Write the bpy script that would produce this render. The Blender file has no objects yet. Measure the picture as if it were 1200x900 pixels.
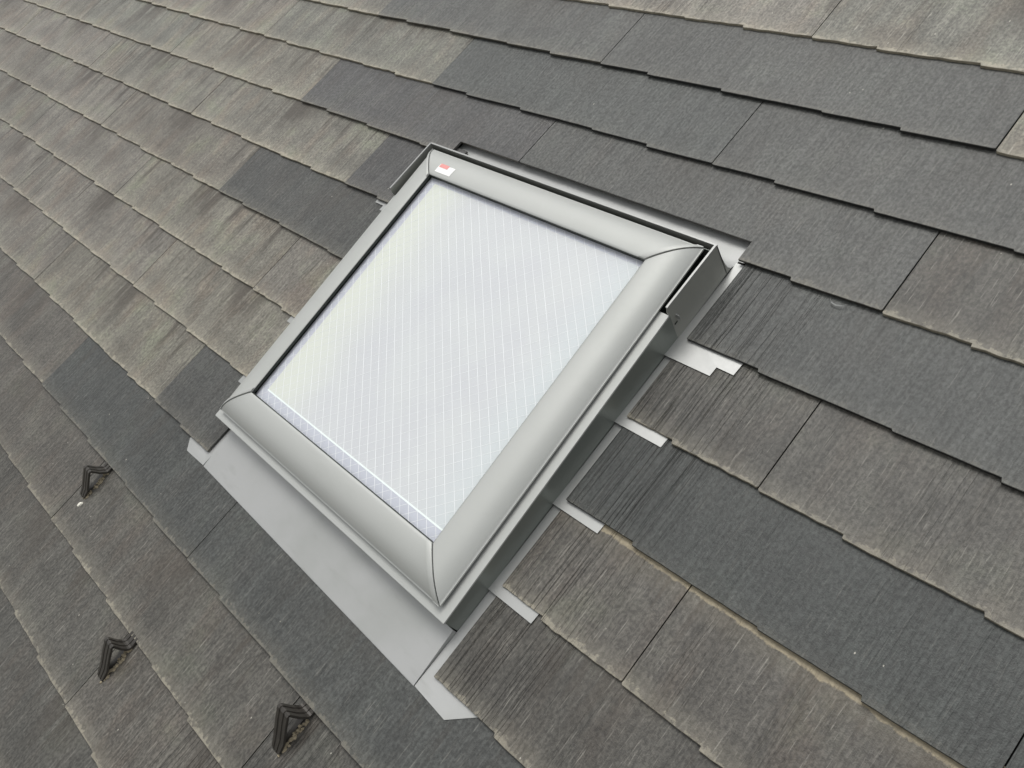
import bpy, math, random
from mathutils import Matrix, Vector, noise

# ------------------------------------------------------------------ scene, camera, light
scene = bpy.context.scene
PITCH = math.radians(24.0)
ROOF = Matrix.Translation((0, 0, 5.2)) @ Matrix.Rotation(PITCH, 4, 'X')   # roof coords: x along courses, y up the slope, z off the roof

cam_data = bpy.data.cameras.new('camera')
cam = bpy.data.objects.new('camera', cam_data)
scene.collection.objects.link(cam)
scene.camera = cam
cam_data.sensor_width = 36.0
cam_data.lens = 982.119 / 1200 * 36.0
cam_data.clip_start = 0.02
cam_data.clip_end = 5000
rc = Matrix(((0.67926047, -0.3992157, 0.61581819),
             (0.60940953, 0.77437445, -0.17018881),
             (-0.40893182, 0.49088801, 0.7692878))).to_4x4()
cam.matrix_world = ROOF @ Matrix.Translation((0.865526, -1.240437, 1.250027 + 0.004)) @ rc

SUN_DIR = (ROOF.to_3x3() @ Vector((-0.20, 0.50, 0.84))).normalized()
sun_el = math.asin(SUN_DIR.z)
sun_az = math.atan2(SUN_DIR.x, SUN_DIR.y)
world = bpy.data.worlds.new('World')
scene.world = world
world.use_nodes = True
wn = world.node_tree.nodes
wl = world.node_tree.links
bg = wn['Background']
sky = wn.new('ShaderNodeTexSky')
sky.sky_type = 'NISHITA'
sky.sun_disc = False
sky.sun_elevation = sun_el
sky.sun_rotation = sun_az
sky.dust_density = 4.0
sky.air_density = 1.5
hs = wn.new('ShaderNodeHueSaturation')          # overcast: the cloud layer takes the blue out
hs.inputs['Saturation'].default_value = 0.09
wl.new(sky.outputs[0], hs.inputs['Color'])
wl.new(hs.outputs[0], bg.inputs['Color'])
bg.inputs['Strength'].default_value = 0.15

sd = bpy.data.lights.new('sun', 'SUN')
sd.energy = 1.05
sd.angle = math.radians(28)
sd.color = (1.0, 0.975, 0.93)
sun = bpy.data.objects.new('sun', sd)
scene.collection.objects.link(sun)
sun.rotation_euler = SUN_DIR.to_track_quat('Z', 'Y').to_euler()

scene.view_settings.view_transform = 'Standard'
scene.view_settings.look = 'None'
scene.view_settings.gamma = 1.0
scene.view_settings.use_curve_mapping = False
scene.view_settings.exposure = 0.0

# ------------------------------------------------------------------ helpers
COL = scene.collection


def thing(name, label, cat, base=(0, 0, 0), group=None, rz=0.0):
    o = bpy.data.objects.new(name, None)
    o.empty_display_size = 0.1
    COL.objects.link(o)
    o.matrix_world = ROOF @ Matrix.Translation(base) @ Matrix.Rotation(rz, 4, 'Z')
    o['label'] = label
    o['category'] = cat
    if group:
        o['group'] = group
    BASE[name if o.name == name else o.name] = Vector(base)
    return o


BASE = {}


def mesh_obj(name, verts, faces, mat, parent=None, base=None, smooth=False, rel=False):
    """verts in roof coordinates; stored relative to the parent's base"""
    b = Vector((0, 0, 0))
    if parent is not None and not rel:
        b = BASE.get(parent.name, Vector((0, 0, 0)))
    me = bpy.data.meshes.new(name)
    me.from_pydata([tuple(Vector(v) - b) for v in verts], [], faces)
    me.update()
    if smooth:
        for p in me.polygons:
            p.use_smooth = True
        if smooth is not True:
            me.set_sharp_from_angle(angle=smooth)
    if isinstance(mat, (list, tuple)):
        for m in mat:
            me.materials.append(m)
    else:
        me.materials.append(mat)
    o = bpy.data.objects.new(name, me)
    COL.objects.link(o)
    if parent is not None:
        o.parent = parent
    return o


class MB:
    def __init__(s):
        s.v = []
        s.f = []

    def quad(s, a, b, c, d):
        i = len(s.v)
        s.v += [a, b, c, d]
        s.f.append((i, i + 1, i + 2, i + 3))

    def box(s, x0, x1, y0, y1, z0, z1, f=None):
        i = len(s.v)
        pts = [(x0, y0, z0), (x1, y0, z0), (x1, y1, z0), (x0, y1, z0), (x0, y0, z1), (x1, y0, z1), (x1, y1, z1), (x0, y1, z1)]
        s.v += [f(*p) if f else p for p in pts]
        s.f += [(i, i + 3, i + 2, i + 1), (i + 4, i + 5, i + 6, i + 7), (i, i + 1, i + 5, i + 4), (i + 1, i + 2, i + 6, i + 5), (i + 2, i + 3, i + 7, i + 6), (i + 3, i, i + 4, i + 7)]

    def prism(s, poly, zf0, zf1):
        """polygon in (u,v), bottom and top heights as functions"""
        i = len(s.v)
        n = len(poly)
        s.v += [(x, y, zf0(x, y)) for x, y in poly]
        s.v += [(x, y, zf1(x, y)) for x, y in poly]
        s.f.append(tuple(range(i + n - 1, i - 1, -1)))
        s.f.append(tuple(range(i + n, i + 2 * n)))
        for k in range(n):
            a, b = i + k, i + (k + 1) % n
            s.f.append((a, b, b + n, a + n))

    def loft(s, rings, close=False, caps=False):
        i = len(s.v)
        n = len(rings[0])
        for r in rings:
            s.v += list(r)
        for a in range(len(rings) - 1):
            for b in range(n if close else n - 1):
                c = (b + 1) % n
                s.f.append((i + a * n + b, i + a * n + c, i + (a + 1) * n + c, i + (a + 1) * n + b))
        if caps:
            s.f.append(tuple(i + b for b in range(n - 1, -1, -1)))
            s.f.append(tuple(i + (len(rings) - 1) * n + b for b in range(n)))

    def obj(s, name, mat, parent=None, smooth=False):
        return mesh_obj(name, s.v, s.f, mat, parent, smooth=smooth)


# ------------------------------------------------------------------ materials
class NT:
    def __init__(s, name):
        s.m = bpy.data.materials.new(name)
        s.m.use_nodes = True
        s.n = s.m.node_tree.nodes
        s.l = s.m.node_tree.links
        s.b = s.n['Principled BSDF']
        s.out = s.n['Material Output']

    def inp(s, sock, val):
        if val is None:
            return
        if hasattr(val, 'node'):
            s.l.new(val, sock)
        else:
            sock.default_value = val

    def math(s, op, a, b=None, c=None, clamp=False):
        n = s.n.new('ShaderNodeMath')
        n.operation = op
        n.use_clamp = clamp
        s.inp(n.inputs[0], a)
        s.inp(n.inputs[1], b)
        if c is not None:
            s.inp(n.inputs[2], c)
        return n.outputs[0]

    def sstep(s, x, a, b):
        n = s.n.new('ShaderNodeMapRange')
        n.interpolation_type = 'SMOOTHSTEP'
        s.inp(n.inputs['Value'], x)
        s.inp(n.inputs['From Min'], a)
        s.inp(n.inputs['From Max'], b)
        return n.outputs[0]

    def noise(s, vec, scale, detail=2.0, rough=0.5, color=False, dist=0.0):
        n = s.n.new('ShaderNodeTexNoise')
        s.inp(n.inputs['Vector'], vec)
        n.inputs['Scale'].default_value = scale
        n.inputs['Detail'].default_value = detail
        n.inputs['Roughness'].default_value = rough
        n.inputs['Distortion'].default_value = dist
        return n.outputs[1 if color else 0]

    def scale(s, vec, xyz):
        n = s.n.new('ShaderNodeVectorMath')
        n.operation = 'MULTIPLY'
        s.inp(n.inputs[0], vec)
        n.inputs[1].default_value = xyz
        return n.outputs[0]

    def mix(s, fac, a, b, mode='MIX'):
        n = s.n.new('ShaderNodeMix')
        n.data_type = 'RGBA'
        n.blend_type = mode
        s.inp(n.inputs[0], fac)
        s.inp(n.inputs[6], a)
        s.inp(n.inputs[7], b)
        return n.outputs[2]

    def bump(s, h, strength, dist, normal=None):
        n = s.n.new('ShaderNodeBump')
        n.inputs['Strength'].default_value = strength
        n.inputs['Distance'].default_value = dist
        s.inp(n.inputs['Height'], h)
        if normal is not None:
            s.inp(n.inputs['Normal'], normal)
        return n.outputs[0]


def slate_material():
    t = NT('fibre_cement_slate')
    tc = t.n.new('ShaderNodeTexCoord')
    oi = t.n.new('ShaderNodeObjectInfo')
    P = tc.outputs['Object']
    sep = t.n.new('ShaderNodeSeparateXYZ')
    t.l.new(P, sep.inputs[0])
    X, Y = sep.outputs[0], sep.outputs[1]
    off = t.n.new('ShaderNodeCombineXYZ')
    r1 = t.math('MULTIPLY', oi.outputs['Random'], 57.0)
    t.l.new(r1, off.inputs[0])
    t.l.new(t.math('MULTIPLY', oi.outputs['Random'], 91.3), off.inputs[1])
    va = t.n.new('ShaderNodeVectorMath')
    va.operation = 'ADD'
    t.l.new(P, va.inputs[0])
    t.l.new(off.outputs[0], va.inputs[1])
    V = va.outputs[0]

    def at(name):
        a = t.n.new('ShaderNodeAttribute')
        a.attribute_type = 'OBJECT'
        a.attribute_name = name
        return a.outputs['Fac']
    groove_x = at('groove')
    wthr = at('weather')
    stain = at('stain')
    # relief: fine combed grain running up the slope, bands of coarse grooves, grit
    warp = t.noise(t.scale(V, (3, 9, 1)), 1.0, 2, color=True)
    wv = t.n.new('ShaderNodeVectorMath')
    wv.operation = 'MULTIPLY_ADD'
    t.l.new(warp, wv.inputs[0])
    wv.inputs[1].default_value = (0.004, 0, 0)
    t.l.new(V, wv.inputs[2])
    W = wv.outputs[0]
    grain = t.noise(t.scale(W, (180, 6, 1)), 1.0, 2, 0.6)
    coarse = t.noise(t.scale(W, (210, 1.2, 1)), 1.0, 1.5, 0.5)
    grit = t.noise(V, 420.0, 3, 0.65)
    mid = t.noise(V, 90.0, 3, 0.6)
    patch = t.noise(t.scale(V, (6, 7, 7)), 1.0, 5, 0.6)
    patch2 = t.noise(t.scale(V, (14, 5, 7)), 1.0, 3, 0.5)
    band = t.noise(t.scale(V, (9, 0.7, 1)), 1.0, 1, 0.5)
    gband = t.sstep(band, 0.5, 0.66)
    gx = t.math('ABSOLUTE', t.math('SUBTRACT', X, groove_x))
    gnear = t.math('SUBTRACT', 1.0, t.sstep(t.math('ADD', gx, t.math('MULTIPLY', t.math('SUBTRACT', mid, 0.5), 0.08)), 0.03, 0.17))
    gmask = t.math('MAXIMUM', t.math('MULTIPLY', gband, t.math('MULTIPLY_ADD', wthr, 0.35, 0.08)), gnear)
    cg = t.sstep(coarse, 0.40, 0.455)             # 0 in groove
    h1 = t.math('MULTIPLY', grain, 0.6)
    h2 = t.math('MULTIPLY', t.math('MULTIPLY', cg, gmask), 1.1)
    h3 = t.math('MULTIPLY', grit, 0.3)
    h = t.math('ADD', t.math('ADD', h1, h2), h3)
    h = t.math('ADD', h, t.math('MULTIPLY', mid, 0.5))
    # colour
    base = oi.outputs['Color']
    amp = t.math('MULTIPLY_ADD', wthr, -0.04, 0.34)
    ge = t.math('MULTIPLY_ADD', t.math('SUBTRACT', t.sstep(grain, 0.3, 0.7), 0.5), amp, 1.0)
    col = t.mix(1.0, base, ge, 'MULTIPLY')
    pm = t.math('MULTIPLY_ADD', t.sstep(patch, 0.3, 0.7), t.math('MULTIPLY_ADD', wthr, 0.36, 0.12), 0.82)
    col = t.mix(1.0, col, pm, 'MULTIPLY')
    streak = t.sstep(t.noise(t.scale(V, (26, 3.0, 1)), 1.0, 4, 0.65), 0.32, 0.68)
    col = t.mix(1.0, col, t.math('MULTIPLY_ADD', t.math('SUBTRACT', streak, 0.5), t.math('MULTIPLY_ADD', wthr, 0.22, 0.10), 1.0), 'MULTIPLY')
    gr1 = t.sstep(t.noise(t.scale(V, (210, 140, 210)), 1.0, 3, 0.6), 0.32, 0.68)
    gm = t.math('MULTIPLY_ADD', t.math('SUBTRACT', gr1, 0.5), 0.62, 1.0)
    col = t.mix(1.0, col, gm, 'MULTIPLY')
    # weathering: brownish and greenish patches
    br = t.math('MULTIPLY', t.sstep(patch2, 0.46, 0.7), t.math('MULTIPLY_ADD', wthr, 0.6, 0.08))
    col = t.mix(br, col, t.mix(1.0, col, (1.09, 0.955, 0.89, 1), 'MULTIPLY'))
    gr = t.math('MULTIPLY', t.sstep(patch, 0.5, 0.72), t.math('MULTIPLY_ADD', wthr, 0.7, 0.1))
    col = t.mix(gr, col, t.mix(1.0, col, (0.9, 1.0, 0.86, 1), 'MULTIPLY'))
    # dirt held in the grooves
    dirt = t.math('MULTIPLY', t.math('MULTIPLY', t.math('SUBTRACT', 1.0, cg), gmask), 0.32)
    col = t.mix(dirt, col, (0.03, 0.029, 0.026, 1))
    # pale scratched grain
    sc = t.math('MULTIPLY', t.sstep(t.noise(t.scale(W, (300, 16, 1)), 1.0, 3, 0.6), 0.57, 0.75),
                t.math('MULTIPLY_ADD', wthr, 0.5, 0.1))
    col = t.mix(sc, col, (0.42, 0.4, 0.35, 1))
    # dark run-off streaks that start below the course above
    sn = t.noise(t.scale(V, (34, 3.5, 1)), 1.0, 3, 0.6)
    top = t.sstep(t.math('ADD', Y, t.math('MULTIPLY', t.noise(V, 20.0, 2), 0.1)), 0.09, 0.21)
    near = t.math('SUBTRACT', 1.0, t.sstep(t.math('ABSOLUTE', t.math('SUBTRACT', X, t.math('MULTIPLY_ADD', oi.outputs['Random'], 0.10, 0.40))), 0.02, 0.13))
    sm = t.math('MULTIPLY', t.math('MAXIMUM', t.sstep(sn, 0.55, 0.66), t.math('MULTIPLY', near, t.sstep(sn, 0.36, 0.52))), top)
    sm = t.math('MULTIPLY', sm, t.math('MULTIPLY_ADD', wthr, 0.85, 0.03), clamp=True)
    col = t.mix(t.math('MULTIPLY', sm, 0.9), col, (0.055, 0.045, 0.035, 1))
    # pale lichen along the butt edge
    en = t.noise(V, 110.0, 3, 0.6)
    ed = t.math('ADD', Y, t.math('MULTIPLY', t.math('SUBTRACT', en, 0.5), 0.035))
    em = t.math('SUBTRACT', 1.0, t.sstep(ed, 0.003, 0.011))
    soft = t.math('MULTIPLY', t.math('SUBTRACT', 1.0, t.sstep(ed, 0.0, 0.045)), 0.28)
    em = t.math('MAXIMUM', t.math('MULTIPLY', em, t.sstep(t.noise(V, 45.0, 3), 0.4, 0.58)), soft)
    em = t.math('MAXIMUM', em, t.math('MULTIPLY', t.math('SUBTRACT', 1.0, t.sstep(ed, -0.001, 0.007)), 0.8))
    em = t.math('MULTIPLY', em, t.math('MULTIPLY_ADD', wthr, 0.85, 0.05), clamp=True)
    col = t.mix(em, col, (0.37, 0.34, 0.265, 1))
    # ochre residue under the butt of the course above
    st = t.math('ADD', Y, t.math('MULTIPLY', t.math('SUBTRACT', t.noise(V, 40.0, 4, 0.7), 0.5), 0.02))
    sb = t.math('MULTIPLY', t.sstep(st, 0.1715, 0.1755), stain)
    col = t.mix(t.math('MULTIPLY', sb, 0.85), col, t.mix(en, (0.16, 0.13, 0.085, 1), (0.50, 0.43, 0.29, 1)))
    sh2 = t.math('MULTIPLY', t.sstep(st, 0.13, 0.17), t.math('MULTIPLY', stain, 0.10))
    col = t.mix(sh2, col, (0.33, 0.29, 0.2, 1))
    # chips and specks
    vo = t.n.new('ShaderNodeTexVoronoi')
    vo.inputs['Scale'].default_value = 55.0
    t.l.new(t.scale(V, (1, 0.6, 1)), vo.inputs['Vector'])
    vs = t.n.new('ShaderNodeSeparateXYZ')
    t.l.new(vo.outputs['Color'], vs.inputs[0])
    spk = t.math('MULTIPLY', t.math('LESS_THAN', vo.outputs['Distance'], 0.065), t.math('GREATER_THAN', vs.outputs[0], 0.91))
    col = t.mix(t.math('MULTIPLY', spk, 0.8), col, (0.45, 0.43, 0.37, 1))
    # the sawn butt face: dark on the newer boards, lichen-pale on the weathered ones
    ns = t.n.new('ShaderNodeSeparateXYZ')
    t.l.new(tc.outputs['Normal'], ns.inputs[0])
    ff = t.sstep(t.math('MULTIPLY', ns.outputs[1], -1.0), 0.55, 0.9)
    fc = t.mix(t.sstep(wthr, 0.1, 0.7), (0.022, 0.022, 0.021, 1), (0.30, 0.27, 0.205, 1))
    fc = t.mix(1.0, fc, t.math('MULTIPLY_ADD', en, 1.2, 0.4), 'MULTIPLY')
    col = t.mix(ff, col, fc)
    t.l.new(col, t.b.inputs['Base Color'])
    rgh = t.math('MULTIPLY_ADD', grit, 0.25, 0.36)
    t.l.new(rgh, t.b.inputs['Roughness'])
    t.b.inputs['Specular IOR Level'].default_value = 0.42
    t.l.new(t.bump(h, 1.0, 0.0020), t.b.inputs['Normal'])
    return t.m


def metal_material(name, col, rough, metallic, bump=0.0, dirt=0.25):
    t = NT(name)
    tc = t.n.new('ShaderNodeTexCoord')
    P = tc.outputs['Object']
    n1 = t.noise(P, 5.0, 4, 0.6)
    n2 = t.noise(P, 160.0, 3, 0.6)
    n3 = t.noise(t.scale(P, (9, 30, 9)), 1.0, 4, 0.6)
    c = t.mix(t.math('MULTIPLY', t.sstep(n1, 0.4, 0.7), dirt), (*col, 1), (col[0] * .86, col[1] * .87, col[2] * .85, 1))
    c = t.mix(t.math('MULTIPLY', t.sstep(n3, 0.55, 0.75), dirt * 0.6), c, (col[0] * .8, col[1] * .8, col[2] * .78, 1))
    t.l.new(c, t.b.inputs['Base Color'])
    t.b.inputs['Metallic'].default_value = metallic
    t.l.new(t.math('ADD', t.math('MULTIPLY_ADD', n2, 0.12, rough - 0.06), t.math('MULTIPLY', n1, 0.06)), t.b.inputs['Roughness'])
    t.l.new(t.bump(t.math('ADD', t.math('MULTIPLY', n1, 3.0), t.math('MULTIPLY', n2, 0.05)), 0.12 + bump, 0.002), t.b.inputs['Normal'])
    return t.m


def plain(name, col, rough=0.6, metallic=0.0, nscale=60.0, amt=0.2):
    t = NT(name)
    tc = t.n.new('ShaderNodeTexCoord')
    n = t.noise(tc.outputs['Object'], nscale, 4, 0.6)
    c = t.mix(1.0, (*col, 1), t.math('MULTIPLY_ADD', n, amt * 2, 1 - amt), 'MULTIPLY')
    t.l.new(c, t.b.inputs['Base Color'])
    t.b.inputs['Roughness'].default_value = rough
    t.b.inputs['Metallic'].default_value = metallic
    t.l.new(t.bump(n, 0.2, 0.001), t.b.inputs['Normal'])
    return t.m


M_SLATE = slate_material()
M_CLAD = metal_material('grey_coated_cladding', (0.445, 0.455, 0.435), 0.50, 0.28)
M_FLASH = metal_material('grey_coated_flashing', (0.415, 0.42, 0.412), 0.47, 0.35, dirt=0.8)
M_SOAK = metal_material('grey_step_flashing', (0.38, 0.385, 0.375), 0.42, 0.5, dirt=0.4)
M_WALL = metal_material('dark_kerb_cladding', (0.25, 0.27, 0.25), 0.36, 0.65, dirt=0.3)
M_FENCE = metal_material('gutter_upstand', (0.36, 0.365, 0.335), 0.45, 0.5, dirt=0.3)
M_GASK = plain('black_rubber', (0.012, 0.017, 0.014), 0.45)
M_BROWN = plain('brown_coated_steel', (0.060, 0.055, 0.048), 0.30, 0.4, 90.0, 0.45)
M_GRIME = plain('lichen_crust', (0.34, 0.29, 0.2), 0.9, 0.0, 200.0, 0.6)
M_WHITE = plain('white_chip', (0.75, 0.73, 0.64), 0.7, 0.0, 120.0, 0.2)
M_STICK = plain('sticker_white', (0.88, 0.88, 0.86), 0.4, 0.0, 30.0, 0.03)
M_RED = plain('sticker_red', (0.75, 0.30, 0.28), 0.4, 0.0, 60.0, 0.12)
M_DECK = plain('roofing_felt', (0.02, 0.02, 0.02), 0.9)
M_WIRE = plain('bright_wire', (0.81, 0.82, 0.83), 0.3, 0.0, 300.0, 0.03)

# ------------------------------------------------------------------ ground
ground = mesh_obj('ground', [(-1500, -1500, 0), (1500, -1500, 0), (1500, 1500, 0), (-1500, 1500, 0)], [(0, 1, 2, 3)],
                  plain('dry_ground', (0.13, 0.125, 0.105), 0.9, 0, 0.4, 0.3))
ground['kind'] = 'structure'

# ------------------------------------------------------------------ roof of slates
E, W = 0.182, 0.909
roof = thing('house_roof', 'sloping roof of dark and weathered grey slates laid in staggered courses', 'roof')
T = 0.0060
d = MB()
d.box(-9.0, 6.0, -6.0, 4.0, -0.06, -0.017)
d.obj('roof_deck', M_DECK, roof)
wl_ = MB()
Ri = ROOF.inverted()
# house walls below the eaves, upright in the world
wpts = []
i0 = 0
for (x0, x1, y0, y1) in ((-8.6, 5.6, -5.0, -4.8), (-8.6, 5.6, 3.3, 3.5), (-8.6, -8.4, -4.8, 3.3), (5.4, 5.6, -4.8, 3.3)):
    k0 = len(wl_.v)
    for z in (0, 1):
        for (x, y) in ((x0, y0), (x1, y0), (x1, y1), (x0, y1)):
            zz = 0.0 if z == 0 else 5.2 + y * math.tan(PITCH) - 0.12
            wl_.v.append(tuple(Ri @ Vector((x, y, zz))))
    i = k0
    wl_.f += [(i, i + 3, i + 2, i + 1), (i + 4, i + 5, i + 6, i + 7), (i, i + 1, i + 5, i + 4), (i + 1, i + 2, i + 6, i + 5), (i + 2, i + 3, i + 7, i + 6), (i + 3, i, i + 4, i + 7)]
wl_.obj('house_wall', plain('render_wall', (0.5, 0.48, 0.43), 0.9, 0, 3.0, 0.1), roof)

STEPS = ((0.145, 0.0065), (0.345, 0.0060), (0.58, 0.0035), (0.74, 0.0070))


def joint(k, r):      # u of the right-hand joint number r of course k
    return (0.384 if k % 2 else -0.078) + W * r


def ztop(s):
    return T * (1 - s / E)


def slate_mesh(rnd, x0, x1, rough, notch=None, lift=0.0, cutl=False, cutr=False):
    bounds = [(0.0, 0.0)] + list(STEPS) + [(W, 0.0)]
    amps = [0.004] + [a for _, a in STEPS] + [0.004]
    sd_ = rnd.uniform(0, 100)

    def butt(x):
        if notch and notch[0] <= x <= notch[1]:
            return notch[2] + 0.0012 * noise.noise((x * 60, sd_, 3))
        for i in range(5):
            xa, xb = bounds[i][0], bounds[i + 1][0]
            if x <= xb or i == 4:
                f = (x - xa) / (xb - xa)
                y = -amps[i] * 0.5 + f * (amps[i] + amps[i + 1]) * 0.5
                break
        y += rough * (-0.004 * max(0.0, noise.noise((x * 28, sd_, 12)) - 0.33)) + rough * 0.0022 * noise.noise((x * 45, sd_, 0)) + rough * 0.0012 * noise.noise((x * 140, sd_, 5)) + 0.0022 * noise.noise((x * 3, sd_, 9))
        return y
    xs = set()
    n = 44
    for i in range(n + 1):
        xs.add(round(x0 + (x1 - x0) * i / n, 5))
    for a, _ in STEPS:
        for q in (a - 0.0006, a + 0.0022):
            if x0 < q < x1:
                xs.add(round(q, 5))
    if notch:
        for q in (notch[0] - 0.0003, notch[0] + 0.0003, notch[1] - 0.0003, notch[1] + 0.0003):
            if x0 < q < x1:
                xs.add(round(q, 5))
    xs = sorted(xs)
    pts = []
    rl = 0.0022 if not cutl else 0.0008
    rr = 0.0022 if not cutr else 0.0008
    for x in xs:
        pts.append([x, butt(x)])
    pts[0][1] += rl
    pts[-1][1] += rr
    pts.insert(1, [x0 + rl, butt(x0 + rl)])
    pts.insert(-1, [x1 - rr, butt(x1 - rr)])
    pts = [p for i, p in enumerate(pts) if i == 0 or p[0] > pts[i - 1][0] + 1e-5]
    H = 0.212
    tip = [[x1, H], [x0, H]]
    if cutr:
        tip = [[x1 + 0.0006 * noise.noise((7, q, sd_)), q] for q in (0.05, 0.09, 0.14, 0.18)] + tip
    poly = pts + tip
    nb = len(pts)
    v, f = [], []
    n = len(poly)
    tw = rnd.uniform(-1, 1) * 0.0006

    def z(x, y):
        return ztop(y) + lift * max(0.0, 1 - y / E) + tw * (x - 0.45) * max(0.0, 1 - y / E)
    ch = 0.0007
    # top ring pulled in a little along the butt for a worn arris
    for i, (x, y) in enumerate(poly):
        yy = y + (ch if i < nb else 0)
        v.append((x, yy, z(x, yy)))
    for i, (x, y) in enumerate(poly):
        v.append((x, y, z(x, y) - ch))
    for i, (x, y) in enumerate(poly):
        v.append((x, y, z(x, y) - T + 0.0002))
    f.append(tuple(range(n)))
    for a in (0, 1):
        for i in range(n):
            j = (i + 1) % n
            f.append((a * n + i, (a + 1) * n + i, (a + 1) * n + j, a * n + j))
    f.append(tuple(range(3 * n - 1, 2 * n - 1, -1)))
    return v, f


DARK = [(0.0619, 0.064, 0.0624), (0.0564, 0.0585, 0.0563), (0.0681, 0.0681, 0.0658), (0.0626, 0.0612, 0.0617)]
WEA = [(0.1665, 0.1571, 0.1296), (0.1544, 0.147, 0.1233), (0.1638, 0.1526, 0.1305), (0.1451, 0.1423, 0.1199), (0.1591, 0.147, 0.1233)]
BRN = [(0.0793, 0.0754, 0.0658), (0.0766, 0.0741, 0.0658), (0.0844, 0.0787, 0.0683), (0.076, 0.0728, 0.0639)]
# (course, right joint number) -> look; the joint numbers count from the one right of the skylight
LOOK = {}
for k, r, c in [(1, -1, 'D'), (1, 0, 'D'), (1, 1, 'W'), (0, 0, 'W'), (0, 1, 'W'), (0, -1, 'W'),
                (2, 1, 'D'), (2, 0, 'D'), (3, 1, 'B'), (3, 0, 'D'), (3, -1, 'D'),
                (4, 1, 'D'), (4, 2, 'D'), (4, 0, 'D'), (5, 0, 'B'), (5, 1, 'B'), (5, -1, 'D'),
                (6, 1, 'G'), (6, 2, 'G'), (7, 0, 'B'), (7, 1, 'B'), (8, 1, 'B'), (8, 2, 'B'), (8, 0, 'D'),
                (9, 0, 'D'), (9, -1, 'D'), (9, 1, 'D'), (10, 0, 'B'), (10, 1, 'B'), (10, -1, 'B'),
                (3, 2, 'B'), (6, 3, 'D')]:
    LOOK[(k, r)] = c
GROOVE = {(4, 1): 0.235, (5, 0): 0.69, (6, 1): 0.245, (7, 0): 0.70, (8, 1): 0.25}
CUTL, CUTR = -0.702, 0.1195
spare = MB()
n_sl = 0


def add_slate(k, r, x0, x1, notch=None, cutl=False, cutr=False, stuff=False):
    global n_sl
    uR = joint(k, r)
    uL = uR - W
    rnd = random.Random(k * 1009 + r * 31 + 7)
    c = LOOK.get((k, r))
    if c is None:
        c = 'W' if k < 9 else 'B'
    tab = {'D': DARK, 'W': WEA, 'B': BRN, 'G': DARK}[c]
    col = list(rnd.choice(tab))
    if c == 'W' and k >= 5:
        fct = 1 - 0.03 * min(k - 4, 5)  # darkened downslope: the fading sky sheen is put into the colour
        col = [q * fct for q in col]
    if c == 'G':
        col = [0.045, 0.0495, 0.0465]
    if c == 'D':
        fct = 1.32 if k <= 3 else (1.15 if k == 4 else 1.0)  # upslope boards lightened: grazing sky sheen put into the colour
        col = [col[0] * fct * 0.985, col[1] * fct, col[2] * fct * 0.965]
    if c == 'B' and k >= 9 and r <= 0:
        col = [q * 1.14 for q in col]
    j = rnd.uniform(0.93, 1.07)
    col = [q * j for q in col]
    wt = {'D': 0.08, 'W': 0.95, 'B': 0.6, 'G': 0.03}[c] * rnd.uniform(0.75, 1.1)
    if (k, r) in ((1, -1), (3, -1), (4, 0), (5, -1), (8, 0), (9, -1), (9, 0)):
        wt = 0.28
    if (k, r) == (3, 0):
        wt = 0.2
    lift = (0.0030 if c in 'DG' else 0.0006) + rnd.uniform(0, 0.0009)
    v, f = slate_mesh(rnd, x0, x1, {'D': 0.25, 'G': 0.2, 'W': 1.0, 'B': 0.8}[c], notch, lift, cutl, cutr)
    ox, oy = uL, -k * E
    if stuff:
        i = len(spare.v)
        spare.v += [(a + ox, b + oy, z) for a, b, z in v]
        spare.f += [tuple(q + i for q in p) for p in f]
        return
    o = mesh_obj('slate', v, f, M_SLATE, roof, rel=True)
    o.location = (ox, oy, 0)
    o.color = (*col, 1)
    o['weather'] = wt
    o['groove'] = GROOVE.get((k, r), rnd.choice([-5.0, -5.0, rnd.uniform(0, 0.9)]))
    o['stain'] = 1.0 if (k, r) in ((7, 0), (7, 1)) else 0.0
    n_sl += 1


for k in range(-20, 32):
    for r in range(-8, 7):
        uR = joint(k, r)
        uL = uR - W
        a, b = 0.0011, W - 0.0011
        far = not (-6 <= k <= 17 and uL > -6.3 and uR < 2.4)
        if 4 <= k <= 8:
            if uL < CUTR and uR > CUTL:        # crosses the opening
                if uL < CUTL - 0.02:
                    add_slate(k, r, a, CUTL - uL, cutr=True)
                if uR > CUTR + 0.02:
                    add_slate(k, r, CUTR - uL + (0.0 if k != 5 else -0.004), b, cutl=True)
                continue
        notch = None
        if k == 3 and uR > -0.735 and uL < 0.106:
            notch = (max(a - 1, -0.735 - uL), min(b + 1, 0.106 - uL), 0.0445)
        add_slate(k, r, a, b, notch, stuff=far)
o = mesh_obj('outer_slates', spare.v, spare.f, M_SLATE, roof)
o['kind'] = 'stuff'
o.color = (0.2, 0.19, 0.165, 1)
o['weather'] = 0.8
o['groove'] = -5.0
o['stain'] = 0.0
print('slates', n_sl, len(spare.f))

# ------------------------------------------------------------------ skylight
sk = thing('skylight', 'square fixed roof window with light grey metal frame and pale wired glass', 'skylight', (-0.306, -1.363, 0))
SL = 0.0285                                   # the window sits a touch higher at its upslope end


def up(v):
    return SL * (v + 1.363)


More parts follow.
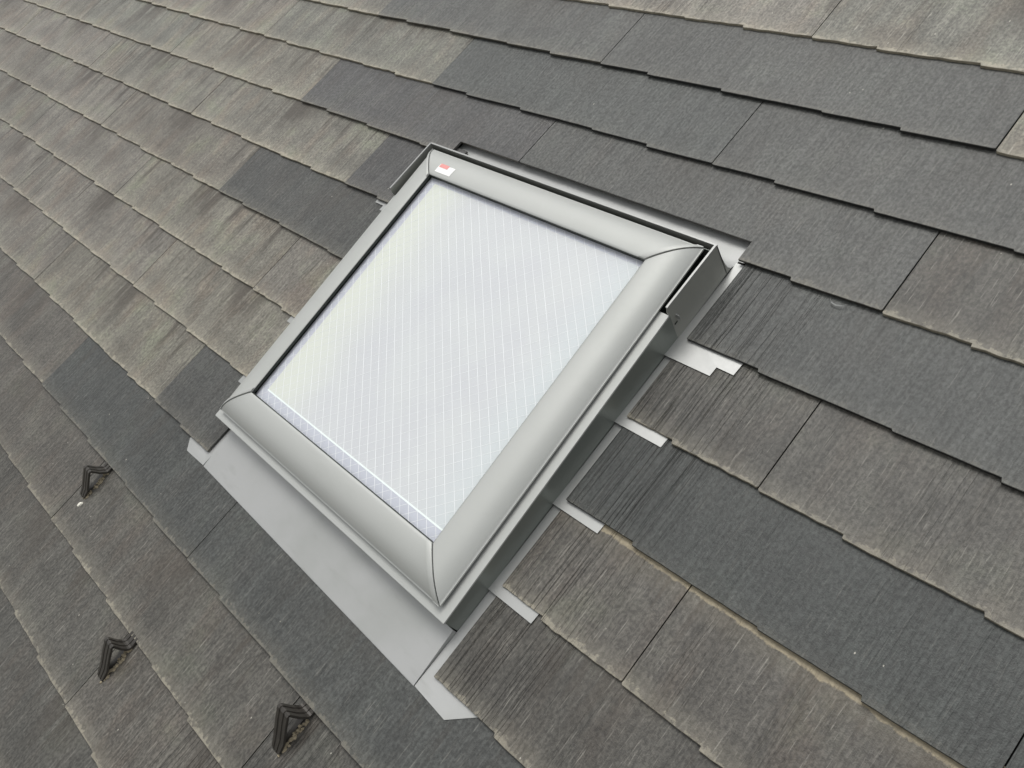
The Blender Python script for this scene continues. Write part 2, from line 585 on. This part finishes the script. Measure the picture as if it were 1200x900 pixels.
GU0, GU1, GV0, GV1 = -0.622, 0.008, -1.289, -0.663       # glass opening
N0 = 0.083
PROF = [(0.0, -0.0045), (0.0002, -0.0006), (0.0012, 0.0004), (0.006, 0.0010), (0.014, 0.0013), (0.022, 0.0010), (0.030, 0.0002), (0.038, -0.0013), (0.045, -0.0033), (0.051, -0.0058),
        (0.057, -0.0090), (0.062, -0.0124), (0.0665, -0.0160), (0.0700, -0.0192), (0.0720, -0.0214), (0.0732, -0.0216), (0.0732, -0.0252), (0.0720, -0.0252)]
CORN = {'BL': (GU0, GV0), 'BR': (GU1, GV0), 'TR': (GU1, GV1), 'TL': (GU0, GV1)}
DIRS = {'BL': (-1, -1), 'BR': (1, -1), 'TR': (1, 1), 'TL': (-1, 1)}


def cpt(c, dd, h, along=(0, 0)):
    (u, v), (du, dv) = CORN[c], DIRS[c]
    x, y = u + du * dd + along[0], v + dv * dd + along[1]
    return (x, y, N0 + h + up(y))


def member(name, c1, c2, axis, g1, g2):
    """cladding of one side between two mitres; g1,g2 = gap at each mitre"""
    m = MB()
    rows = []
    for (dd, h) in PROF:
        a = cpt(c1, dd, h)
        b = cpt(c2, dd, h)
        row = []
        for i in range(9):
            t = i / 8
            p = Vector(a).lerp(Vector(b), t)
            if i == 0:
                p += (Vector(b) - Vector(a)).normalized() * g1
            if i == 8:
                p -= (Vector(b) - Vector(a)).normalized() * g2
            row.append(tuple(p))
        rows.append(row)
    m.loft(rows)
    return m.obj(name, M_CLAD, sk, smooth=math.radians(50))


for c1, c2 in (('BL', 'BR'), ('BR', 'TR'), ('TR', 'TL'), ('TL', 'BL')):
    member('frame_cladding', c1, c2, 0, 0.0011, 0.0011)


def corner_strip(c, along, w=0.013):
    m = MB()
    rows = []
    for i, (dd, h) in enumerate(PROF[1:-1]):
        e = 0.0030
        r = []
        for off, hh in ((0.0012, -0.0015), (0.0013, e * 0.8), (0.003, e), (w - 0.001, e), (w, e * 0.4), (w + 0.0002, -0.001)):
            nrm = 0.0 if dd < 0.06 else 0.0008
            p = cpt(c, dd + nrm, h + hh, (along[0] * off, along[1] * off))
            r.append(p)
        rows.append(r)
    m.loft(rows)
    return m.obj('corner_strip', M_CLAD, sk, smooth=math.radians(35))


corner_strip('BR', (-1, 0), 0.017)
corner_strip('TR', (-1, 0), 0.016)
corner_strip('BL', (0, 1), 0.011)
corner_strip('TL', (0, -1), 0.010)

# frame core, black to paint deep shade into the cladding gaps; gasket round the glass
m = MB()
for (u0, u1, v0, v1) in ((GU0 - 0.066, GU1 + 0.066, GV0 - 0.066, GV0 - 0.0016), (GU0 - 0.066, GU1 + 0.066, GV1 + 0.0016, GV1 + 0.066),
                         (GU0 - 0.066, GU0 - 0.0016, GV0 - 0.0016, GV1 + 0.0016), (GU1 + 0.0016, GU1 + 0.066, GV0 - 0.0016, GV1 + 0.0016)):
    for (sh, za, zb) in ((0, -0.07, -0.0235),):
        m.box(u0, u1, v0, v1, N0 + za, N0 + zb, lambda x, y, z: (x, y, z + up(y)))
for c1, c2 in (('BL', 'BR'), ('BR', 'TR'), ('TR', 'TL'), ('TL', 'BL')):      # a black shade layer that follows the cladding 2.5 mm below it
    m.loft([[cpt(c1, dd, h - 0.0025), cpt(c2, dd, h - 0.0025)] for dd, h in PROF[1:14]])
m.obj('frame_core', M_GASK, sk)
m = MB()
GT = N0 - 0.0060
for c1, c2 in (('BL', 'BR'), ('BR', 'TR'), ('TR', 'TL'), ('TL', 'BL')):
    r = []
    for dd, h in ((0.001, -0.0008), (-0.0006, -0.0012), (-0.0008, -0.0045), (-0.0018, -0.0056), (-0.0020, -0.0062), (0.001, -0.0064)):
        r.append([cpt(c1, dd, h), cpt(c2, dd, h)])
    m.loft(r)
m.obj('gasket', M_GASK, sk)


def glass_material():
    t = NT('clear_glass')
    t.n.remove(t.b)
    tr = t.n.new('ShaderNodeBsdfTransparent')
    tr.inputs[0].default_value = (0.975, 0.98, 0.98, 1)
    gl = t.n.new('ShaderNodeBsdfGlossy')
    gl.inputs['Roughness'].default_value = 0.03
    fr = t.n.new('ShaderNodeFresnel')
    fr.inputs[0].default_value = 1.5
    mx = t.n.new('ShaderNodeMixShader')
    geo = t.n.new('ShaderNodeNewGeometry')      # reflection off the outer face only
    t.l.new(t.math('MULTIPLY', fr.outputs[0], t.math('SUBTRACT', 1.0, geo.outputs['Backfacing'])), mx.inputs[0])
    t.l.new(tr.outputs[0], mx.inputs[1])
    t.l.new(gl.outputs[0], mx.inputs[2])
    t.l.new(mx.outputs[0], t.out.inputs[0])
    return t.m


def milk_material():
    t = NT('frosted_inner_pane')
    tc = t.n.new('ShaderNodeTexCoord')
    sep = t.n.new('ShaderNodeSeparateXYZ')
    t.l.new(tc.outputs['Object'], sep.inputs[0])
    n = t.noise(tc.outputs['Object'], 9.0, 3, 0.5)
    n2 = t.noise(tc.outputs['Object'], 380.0, 3, 0.7)
    # local x from -0.316..0.314, y 0.074..0.703 ; warm tint towards one edge, cool towards the other
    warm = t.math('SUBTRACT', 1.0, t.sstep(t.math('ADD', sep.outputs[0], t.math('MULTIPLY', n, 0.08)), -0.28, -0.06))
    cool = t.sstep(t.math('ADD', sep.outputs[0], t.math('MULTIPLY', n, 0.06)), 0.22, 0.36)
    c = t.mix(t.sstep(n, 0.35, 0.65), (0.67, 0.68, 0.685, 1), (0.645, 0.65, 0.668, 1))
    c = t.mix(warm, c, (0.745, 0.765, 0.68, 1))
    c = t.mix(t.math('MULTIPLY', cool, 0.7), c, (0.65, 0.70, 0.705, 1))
    c = t.mix(1.0, c, t.math('MULTIPLY_ADD', n2, 0.10, 0.95), 'MULTIPLY')
    t.l.new(c, t.b.inputs['Base Color'])
    t.b.inputs['Roughness'].default_value = 0.5
    return t.m


def skb(x, y, z):
    return (x, y, z + up(y))


m = MB()
m.box(GU0 - 0.001, GU1 + 0.001, GV0 - 0.001, GV1 + 0.001, GT - 0.0045, GT, skb)
m.obj('glass_pane', glass_material(), sk)
m = MB()
IU0, IU1, IV0, IV1 = GU0 + 0.020, GU1 - 0.005, GV0 + 0.025, GV1 - 0.010
zb = GT - 0.008
m.box(IU0, GU1 + 0.003, IV0, IV1, zb - 0.003, zb, skb)
m.obj('frosted_pane', milk_material(), sk)
m = MB()       # pale spacer round the sealed unit
zs = GT - 0.0080
for (u0, u1, v0, v1) in ((GU0 - 0.003, GU1 + 0.003, GV0 - 0.003, IV0), (GU0 - 0.003, IU0, IV0, IV1), (GU0 - 0.003, GU1 + 0.003, IV1, GV1 + 0.003)):
    m.box(u0, u1, v0, v1, zs - 0.004, zs, skb)
t = plain('spacer_bar', (0.585, 0.60, 0.665), 0.35, 0.0, 40, 0.05)
m.obj('spacer_bar', t, sk)
m = MB()
for (u0, u1, v0, v1) in ((IU0, GU1 + 0.001, IV0 - 0.0005, IV0 + 0.0028),):
    m.box(u0, u1, v0, v1, zs - 0.003, zs + 0.0003, skb)
m.obj('spacer_trim', plain('spacer_trim', (0.93, 0.98, 0.96), 0.3, 0, 30, 0.02), sk)

# diagonal wire mesh cast in the pane
m = MB()
SP = 0.0185
rw = 0.00050
zw = zb + 0.00005
rnd = random.Random(5)


def wire(p, q):
    n = 14
    dx, dy = q[0] - p[0], q[1] - p[1]
    L = math.hypot(dx, dy)
    if L < 0.01:
        return
    nx, ny = -dy / L, dx / L
    pts = []
    s0 = rnd.uniform(0, 50)
    n = max(2, int(L / 0.03))
    rings = []
    for i in range(n + 1):
        tt = i / n
        x, y = p[0] + dx * tt, p[1] + dy * tt
        w = 0.0006 * noise.noise((s0, L * tt * 9, 0))
        x += nx * w
        y += ny * w
        r = rw * (1 + 0.5 * noise.noise((s0, L * tt * 30, 4)))
        z = zw + up(y)
        rings.append([(x + nx * r, y + ny * r, z), (x, y, z + r * 0.4), (x - nx * r, y - ny * r, z), (x, y, z - r * 0.4)])
    m.loft(rings, close=True)


s = GU0 + GV0
A = 0.0
while s < GU1 + GV1:           # family u+v = s
    us = [(u, s - u) for u in (GU0, GU1)] + [(s - v, v) for v in (GV0, GV1)]
    us = sorted([(a, b) for a, b in us if GU0 - 1e-6 <= a <= GU1 + 1e-6 and GV0 - 1e-6 <= b <= GV1 + 1e-6])
    if len(us) >= 2:
        wire(us[0], us[-1])
    s += SP * math.sqrt(2)
s = GU0 - GV1
while s < GU1 - GV0:           # family u-v = s
    us = [(u, u - s) for u in (GU0, GU1)] + [(s + v, v) for v in (GV0, GV1)]
    us = sorted([(a, b) for a, b in us if GU0 - 1e-6 <= a <= GU1 + 1e-6 and GV0 - 1e-6 <= b <= GV1 + 1e-6])
    if len(us) >= 2:
        wire(us[0], us[-1])
    s += SP * math.sqrt(2)
m.obj('wire_mesh', M_WIRE, sk)

# sticker in the top left corner of the frame
def clad_h(dd):
    for (a, ha), (b, hb) in zip(PROF[1:], PROF[2:]):
        if a <= dd <= b:
            return ha + (hb - ha) * (dd - a) / (b - a)
    return 0


def on_top(u, dd, e):
    y = GV1 + dd
    return (u, y, N0 + clad_h(dd) + up(y) + e)


m = MB()
ds = [0.011, 0.018, 0.026, 0.034]
m.loft([[on_top(u, q, 0.0006) for q in ds] for u in (-0.612, -0.594, -0.577, -0.560)])
st = m.obj('sticker', M_STICK, sk)
m = MB()
ds = [0.025, 0.030, 0.0355]
m.loft([[on_top(u, q, 0.0010) for q in ds] for u in (-0.610, -0.596, -0.581)])
so = mesh_obj('sticker_mark', m.v, m.f, M_RED, st, rel=True)
for vtx in so.data.vertices:
    vtx.co -= BASE[sk.name]

# kerb: dark side walls with a pale rim on top
RU0, RU1, RV0, RV1 = -0.711, 0.0985, -1.378, -0.584


def rimz(v):
    return 0.0500 + 0.0315 * (v + 1.378)


m = MB()
mt = 0.0016
for (u0, u1, v0, v1) in ((RU1 - mt, RU1, RV0, RV1), (RU0 + 0.012, RU0 + 0.012 + mt, RV0 + mt, RV1), (RU0 + 0.012, RU1 - mt, RV0, RV0 + mt), (RU0 + 0.012 + mt, RU1 - mt, RV1 - mt, RV1)):
    i = len(m.v)
    m.box(u0, u1, v0, v1, -0.008, 0, lambda x, y, z: (x, y, z if z < 0 else rimz(y) - 0.0012))
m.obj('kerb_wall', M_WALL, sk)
m = MB()
inn = 0.055
for (poly) in (
        [(RU0, RV0 - 0.0015), (RU1 + 0.0015, RV0 - 0.0015), (RU1 - inn, RV0 + inn), (RU0 + inn, RV0 + inn)],
        [(RU1 + 0.0015, RV0 - 0.0015), (RU1 + 0.0015, -0.73), (RU1 - inn, -0.73), (RU1 - inn, RV0 + inn)],
        [(RU0, -0.73), (RU0, RV0 - 0.0015), (RU0 + inn, RV0 + inn), (RU0 + inn, -0.73)]):
    m.prism(poly, lambda x, y: rimz(y) - 0.0008, lambda x, y: rimz(y))
# turned-down hem of the rim
m.box(RU1 + 0.0009, RU1 + 0.0017, RV0 - 0.0015, -0.73, -0.0035, 0, lambda x, y, z: (x, y, rimz(y) + z - 0.0004))
m.box(RU0, RU1 + 0.0009, RV0 - 0.0019, RV0 - 0.0011, -0.0035, 0, lambda x, y, z: (x, y, rimz(y) + z - 0.0004))
m.obj('kerb_rim', M_CLAD, sk)
m = MB()      # timber and lining that closes the opening below the glass
m.box(RU0 + 0.02, RU1 - 0.01, RV0 + 0.01, RV1 - 0.01, -0.03, 0.03)
m.obj('kerb_lining', M_GASK, sk)

# upslope gutter and its upstand, with an arm down each side
GP = [(-0.5755, 0.0840), (-0.5755, 0.067), (-0.5752, 0.048), (-0.5735, 0.029), (-0.5705, 0.0130), (-0.564, 0.0015), (-0.554, -0.0045), (-0.541, -0.0075), (-0.520, -0.0095), (-0.498, -0.0115), (-0.47, -0.0125), (-0.44, -0.0130)]
m = MB()
us = [-0.712, -0.5, -0.3, -0.1, 0.100]


def gflare(u, v, z):
    return (u, v, z)


m.loft([[(u, v + 0.0, z) for v, z in GP] for u in us])
m.loft([[(u, v - 0.0012, z - 0.0008) for v, z in reversed(GP)] for u in us])
# end lips folded up at the right-hand end
for ua in (0.100,):
    m.loft([[(ua, v, z), (ua, v - 0.0012, z - 0.0008)] for v, z in GP])
m.loft([[(u, v, z) for v, z in GP[6:]] for u in (-0.745, -0.712)])
m.loft([[(u, v, z) for v, z in GP[7:]] for u in (0.100, 0.112)])
g = m.obj('rear_gutter', M_FLASH, sk, smooth=math.radians(40))
m = MB()
# upstand seen from the frame side, hemmed along the top
m.box(-0.7125, 0.1005, -0.5785, -0.5765, 0.0, 0.0840)
m.box(-0.7135, 0.1015, -0.5790, -0.5757, 0.0840, 0.0850)
for ua, s_ in ((0.0985, 1), (-0.7110, -1)):
    i = len(m.v)
    a = ua
    b = ua + 0.0020 * s_
    x0, x1 = min(a, b), max(a, b)
    ytop, ybot = -0.728, -0.7335
    poly = [(ytop, 0.0890), (ytop - 0.003, 0.080), (ytop - 0.001, 0.064), (ybot + 0.001, 0.018), (ybot, 0.0010), (-0.5655, 0.0010), (-0.5720, 0.0125), (-0.5745, 0.0300), (-0.5762, 0.0500), (-0.5765, 0.0700), (-0.5765, 0.0845)]
    n = len(poly)
    m.v += [(x0, y, z) for y, z in poly] + [(x1, y, z) for y, z in poly]
    m.f += [tuple(range(i, i + n)), tuple(range(i + 2 * n - 1, i + n - 1, -1))]
    for q in range(n):
        w = (q + 1) % n
        m.f.append((i + w, i + q, i + n + q, i + n + w))
m.obj('upstand', M_FENCE, sk)
m = MB()
for x0, x1 in ((0.0978, 0.1018), (-0.7145, -0.7108)):
    m.box(x0, x1, -0.7275, -0.5790, 0.0850, 0.0885, lambda x, y, z: (x, y, z + 0.004 * (-0.579 - y) / 0.1485))
m.box(-0.7145, 0.1018, -0.5790, -0.5755, 0.0851, 0.0866)
m.obj('upstand_hem', M_SOAK, sk)
# retaining clip on the right arm
m = MB()
m.box(0.1006, 0.1022, -0.716, -0.7135, 0.046, 0.056)
m.box(0.1006, 0.1085, -0.7175, -0.716, 0.045, 0.057)
m.obj('clip', M_SOAK, sk)
m = MB()
m.box(0.1006, 0.1010, -0.7275, -0.719, 0.037, 0.0405)
m.obj('slot', M_GASK, sk)

# step flashings: one under each course beside the kerb
for k in (4, 5, 6, 7, 8):
    yb = -k * E

    def zf(x, y, yb=yb):
        return 0.0010 - T * (y - yb) / E + (0.0010 if y < yb else 0.0)
    for side in (1, -1):
        m = MB()
        if side > 0:
            xi, xo = 0.0995, 0.2035
            if k == 8:
                leg = MB()
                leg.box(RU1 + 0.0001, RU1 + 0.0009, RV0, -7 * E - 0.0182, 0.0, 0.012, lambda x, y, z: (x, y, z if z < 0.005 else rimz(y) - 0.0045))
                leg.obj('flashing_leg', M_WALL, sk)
                continue
            pr = -0.0185
            if k == 4:
                poly = [(xi, yb - 0.047), (0.1985, yb - 0.046), (0.199, yb - 0.026), (0.234, yb - 0.026), (0.236, yb + 0.03), (xi, yb + 0.03)]
            else:
                poly = [(xi, yb + pr), (xo, yb + pr + 0.001), (xo + 0.0015, yb + 0.03), (xi, yb + 0.03)]
            strip = [(xi, yb + 0.03), (0.135, yb + 0.03), (0.135, yb + E - 0.012), (xi, yb + E - 0.012)]
            if k == 4:
                strip = [(xi, yb + 0.03), (0.135, yb + 0.03), (0.135, yb + E - 0.001), (xi, yb + E - 0.001)]
            m.prism(poly, lambda x, y: zf(x, y), lambda x, y: zf(x, y) + 0.0007)
            m.prism(strip, lambda x, y: zf(x, y), lambda x, y: zf(x, y) + 0.0007)
            y0 = yb - 0.0185
            if k == 4:
                y0 = yb - 0.047
            leg = MB()
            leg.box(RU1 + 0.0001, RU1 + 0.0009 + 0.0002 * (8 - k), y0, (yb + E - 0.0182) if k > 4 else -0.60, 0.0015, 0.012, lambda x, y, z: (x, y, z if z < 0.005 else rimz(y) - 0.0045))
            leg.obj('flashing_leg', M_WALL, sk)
            m.obj('step_flashing', M_SOAK, sk)
        else:
            xi, xo = -0.6995, -0.80
            xo = -0.808 if k == 4 else (-0.7985 if k == 6 else -0.790)
            if k == 8:
                continue
            poly = [(xo, yb - 0.0185), (xi, yb - 0.0185), (xi, yb + E - 0.03), (xo, yb + E - 0.03)]
            if k == 4:
                poly = [(xo, yb - 0.025), (xi, yb - 0.025), (xi, yb + E - 0.03), (-0.842, yb + E - 0.03), (-0.842, yb - 0.011), (xo, yb - 0.011)]
            m.prism(poly, lambda x, y: zf(x, y), lambda x, y: zf(x, y) + 0.0007)
            if k < 8:
                m.obj('step_flashing', M_SOAK, sk)

# apron at the downslope end
m = MB()
za = lambda x, y: 0.0052 + 0.06 * (y + 1.487)
m.prism([(-0.6830, -1.4835), (0.0975, -1.4905), (0.0985, RV0 - 0.0030), (-0.6810, RV0 - 0.0030)], lambda x, y: -0.001, za)
m.prism([(-0.6830, -1.4835), (-0.6830, -1.4847), (0.0975, -1.4917), (0.0975, -1.4905)], lambda x, y: 0.0006, lambda x, y: 0.0036)
m.obj('apron', M_FLASH, sk)
m = MB()
zw_ = lambda x, y: 0.0012 - T * (y + 1.456) / E + (0.0016 if y < -1.456 else 0.0)
m.prism([(0.0990, -1.4905), (0.181, -1.4945), (0.226, -1.4545), (0.226, -1.445), (0.14, -1.445), (0.135, -1.27), (0.0990, -1.27)], lambda x, y: zw_(x, y) - 0.0008, zw_)
m.obj('apron_wing', M_FLASH, sk)
m = MB()
m.prism([(-0.6850, -1.4835), (-0.6850, -1.33), (-0.72, -1.33), (-0.72, -1.445), (-0.790, -1.445), (-0.788, -1.462), (-0.766, -1.486)], lambda x, y: zw_(x, y) - 0.0008, zw_)
m.obj('apron_wing', M_FLASH, sk)

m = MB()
m.box(-0.6856, -0.6828, -1.4830, -1.375, -0.004, 0.0, lambda x, y, z: (x, y, zw_(x, y) + 0.0022 + z))  # black strip that paints the shadow along the apron's left fold
m.obj('fold_shadow_strip', M_GASK, sk)

# ------------------------------------------------------------------ snow guards
def snow_guard(label, u, vt, vf, apex_v, h, seed):
    t = thing('snow_guard', label, 'snow guard', (u, (vt + vf) / 2, 0.002), 'snow guards along the lower courses')
    rnd = random.Random(seed)
    hw = 0.0165
    cross = [(-1.0, -0.0012), (-0.97, 0.0), (-0.55, 0.0), (-0.50, -0.0016), (-0.30, -0.0016), (-0.25, 0.0), (0.25, 0.0), (0.30, -0.0016), (0.50, -0.0016), (0.55, 0.0), (0.97, 0.0), (1.0, -0.0012)]

    def strap(path, m, thick=0.0034, wf=None):
        outer, inner = [], []
        for i, (y, z) in enumerate(path):
            a = path[max(0, i - 1)]
            b = path[min(len(path) - 1, i + 1)]
            ty, tz = b[0] - a[0], b[1] - a[1]
            L = math.hypot(ty, tz)
            ny, nz = -tz / L, ty / L
            if nz < 0 and False:
                ny, nz = -ny, -nz
            w = hw * (wf[i] if wf else 1)
            outer.append([(u + c * w, y + ny * e, z + nz * e) for c, e in cross])
            inner.append([(u + c * w, y + ny * (e - thick), z + nz * (e - thick)) for c, e in cross])
        rings = [o_ + list(reversed(i_)) for o_, i_ in zip(outer, inner)]
        m.loft(rings, close=True, caps=True)
    m = MB()
    # path from the foot, up the outer leg, over the apex and back down to the upper end; normals point outwards
    av = apex_v
    path = [(vf - 0.003, 0.0040), (vf, 0.0075), (vf + (av - vf) * 0.3, h * 0.35), (vf + (av - vf) * 0.7, h * 0.75), (av - 0.0045, h * 0.96), (av - 0.002, h), (av + 0.003, h), (av + 0.0052, h * 0.96),
            (av + (vt - av) * 0.62, h * 0.52), (vt - 0.0005, 0.0125), (vt + 0.0015, 0.0095), (vt + 0.005, 0.0078), (vt + 0.024, 0.0072)]
    path = [(y, z) for y, z in path]
    # keep left-to-right direction so the outward normal is up
    strap(path, m, wf=[0.55, 0.75, 1, 1, 1, 1, 1, 1, 1, 1, 1, 0.95, 0.9])
    m.obj('guard_bracket', M_BROWN, t)
    m = MB()
    hw2 = 0.30
    m.box(u - hw * hw2, u + hw * hw2, vf - 0.006, vt + 0.02, 0.0005, 0.0032)
    m.obj('guard_base', M_BROWN, t)
    # crust of lichen gathered on the low side of the base
    m = MB()
    n = 46
    for i in range(n):
        yy = rnd.uniform(vf - 0.004, vt)
        xx = u + hw * rnd.uniform(0.35, 1.05) * (1 - 0.35 * abs((yy - vf) / (vt - vf) - .4))
        r = rnd.uniform(0.0012, 0.0040)
        k0 = len(m.v)
        q = 6
        for a in range(q):
            th = a / q * math.tau + rnd.uniform(-.3, .3)
            rr = r * rnd.uniform(0.7, 1.3)
            m.v.append((xx + rr * math.cos(th), yy + rr * 1.5 * math.sin(th), 0.0008))
        for a in range(q):
            th = a / q * math.tau
            m.v.append((xx + r * .5 * math.cos(th), yy + r * .7 * math.sin(th), 0.0048 + r * 0.4))
        for a in range(q):
            b = (a + 1) % q
            m.f.append((k0 + a, k0 + b, k0 + q + b, k0 + q + a))
        m.f.append(tuple(k0 + q + a for a in range(q)))
    m.obj('lichen_crust', M_GRIME, t)['kind'] = 'stuff'
    return t


snow_guard('brown metal snow guard highest of the three, with a white chip at its foot', -0.952, -1.652, -1.731, -1.671, 0.0455, 1)
snow_guard('brown metal snow guard in the middle of the three, with pale lichen in its bottom', -0.500, -1.836, -1.916, -1.845, 0.0480, 2)
snow_guard('brown metal snow guard lowest of the three, larger and nearest the lower edge', -0.044, -1.650, -1.729, -1.661, 0.0590, 3)

# ------------------------------------------------------------------ small loose things
def lump(name, label, cat, u, v, rx, ry, rz_, mat, seed, hgt=0.004, rot=0.0):
    rnd = random.Random(seed)
    m = MB()
    q = 7
    ring0, ring1 = [], []
    for a in range(q):
        th = a / q * math.tau
        r = rnd.uniform(0.8, 1.15)
        x, y = rx * r * math.cos(th), ry * r * math.sin(th)
        x, y = x * math.cos(rot) - y * math.sin(rot), x * math.sin(rot) + y * math.cos(rot)
        ring0.append((x, y, 0.0))
        ring1.append((x * 0.7, y * 0.7, hgt * rnd.uniform(0.8, 1.1)))
    m.loft([ring0, ring1], close=True, caps=True)
    o = mesh_obj(name, m.v, m.f, mat)
    o.matrix_world = ROOF @ Matrix.Translation((u, v, rz_))
    o['label'] = label
    o['category'] = cat
    return o


lump('stone_chip', 'small white chip lying at the foot of the highest snow guard', 'chip', -0.9395, -1.747, 0.006, 0.0085, 0.0035, M_WHITE, 3, rot=-0.3)

m = MB()
rings = []
pts = [Vector((0.297, -0.5545, 0.0075)), Vector((0.302, -0.561, 0.007)), Vector((0.312, -0.563, 0.0065)), Vector((0.322, -0.5605, 0.007)), Vector((0.329, -0.5545, 0.008))]
for i, p in enumerate(pts):
    w = (0.0004, 0.0011, 0.0013, 0.001, 0.0003)[i]
    rings.append([(p.x, p.y - w, p.z), (p.x, p.y, p.z + 0.0008), (p.x, p.y + w, p.z), (p.x, p.y, p.z - 0.0006)])
m.loft(rings, close=True, caps=True)
tw = mesh_obj('metal_sliver', [tuple(Vector(q) - Vector((0.312, -0.56, 0.005))) for q in m.v], m.f, M_SOAK)
tw.matrix_world = ROOF @ Matrix.Translation((0.312, -0.56, 0.005))
tw['label'] = 'curled pale sliver caught under the dark slate right of the skylight'
tw['category'] = 'sliver'

print('objects', len(bpy.data.objects))
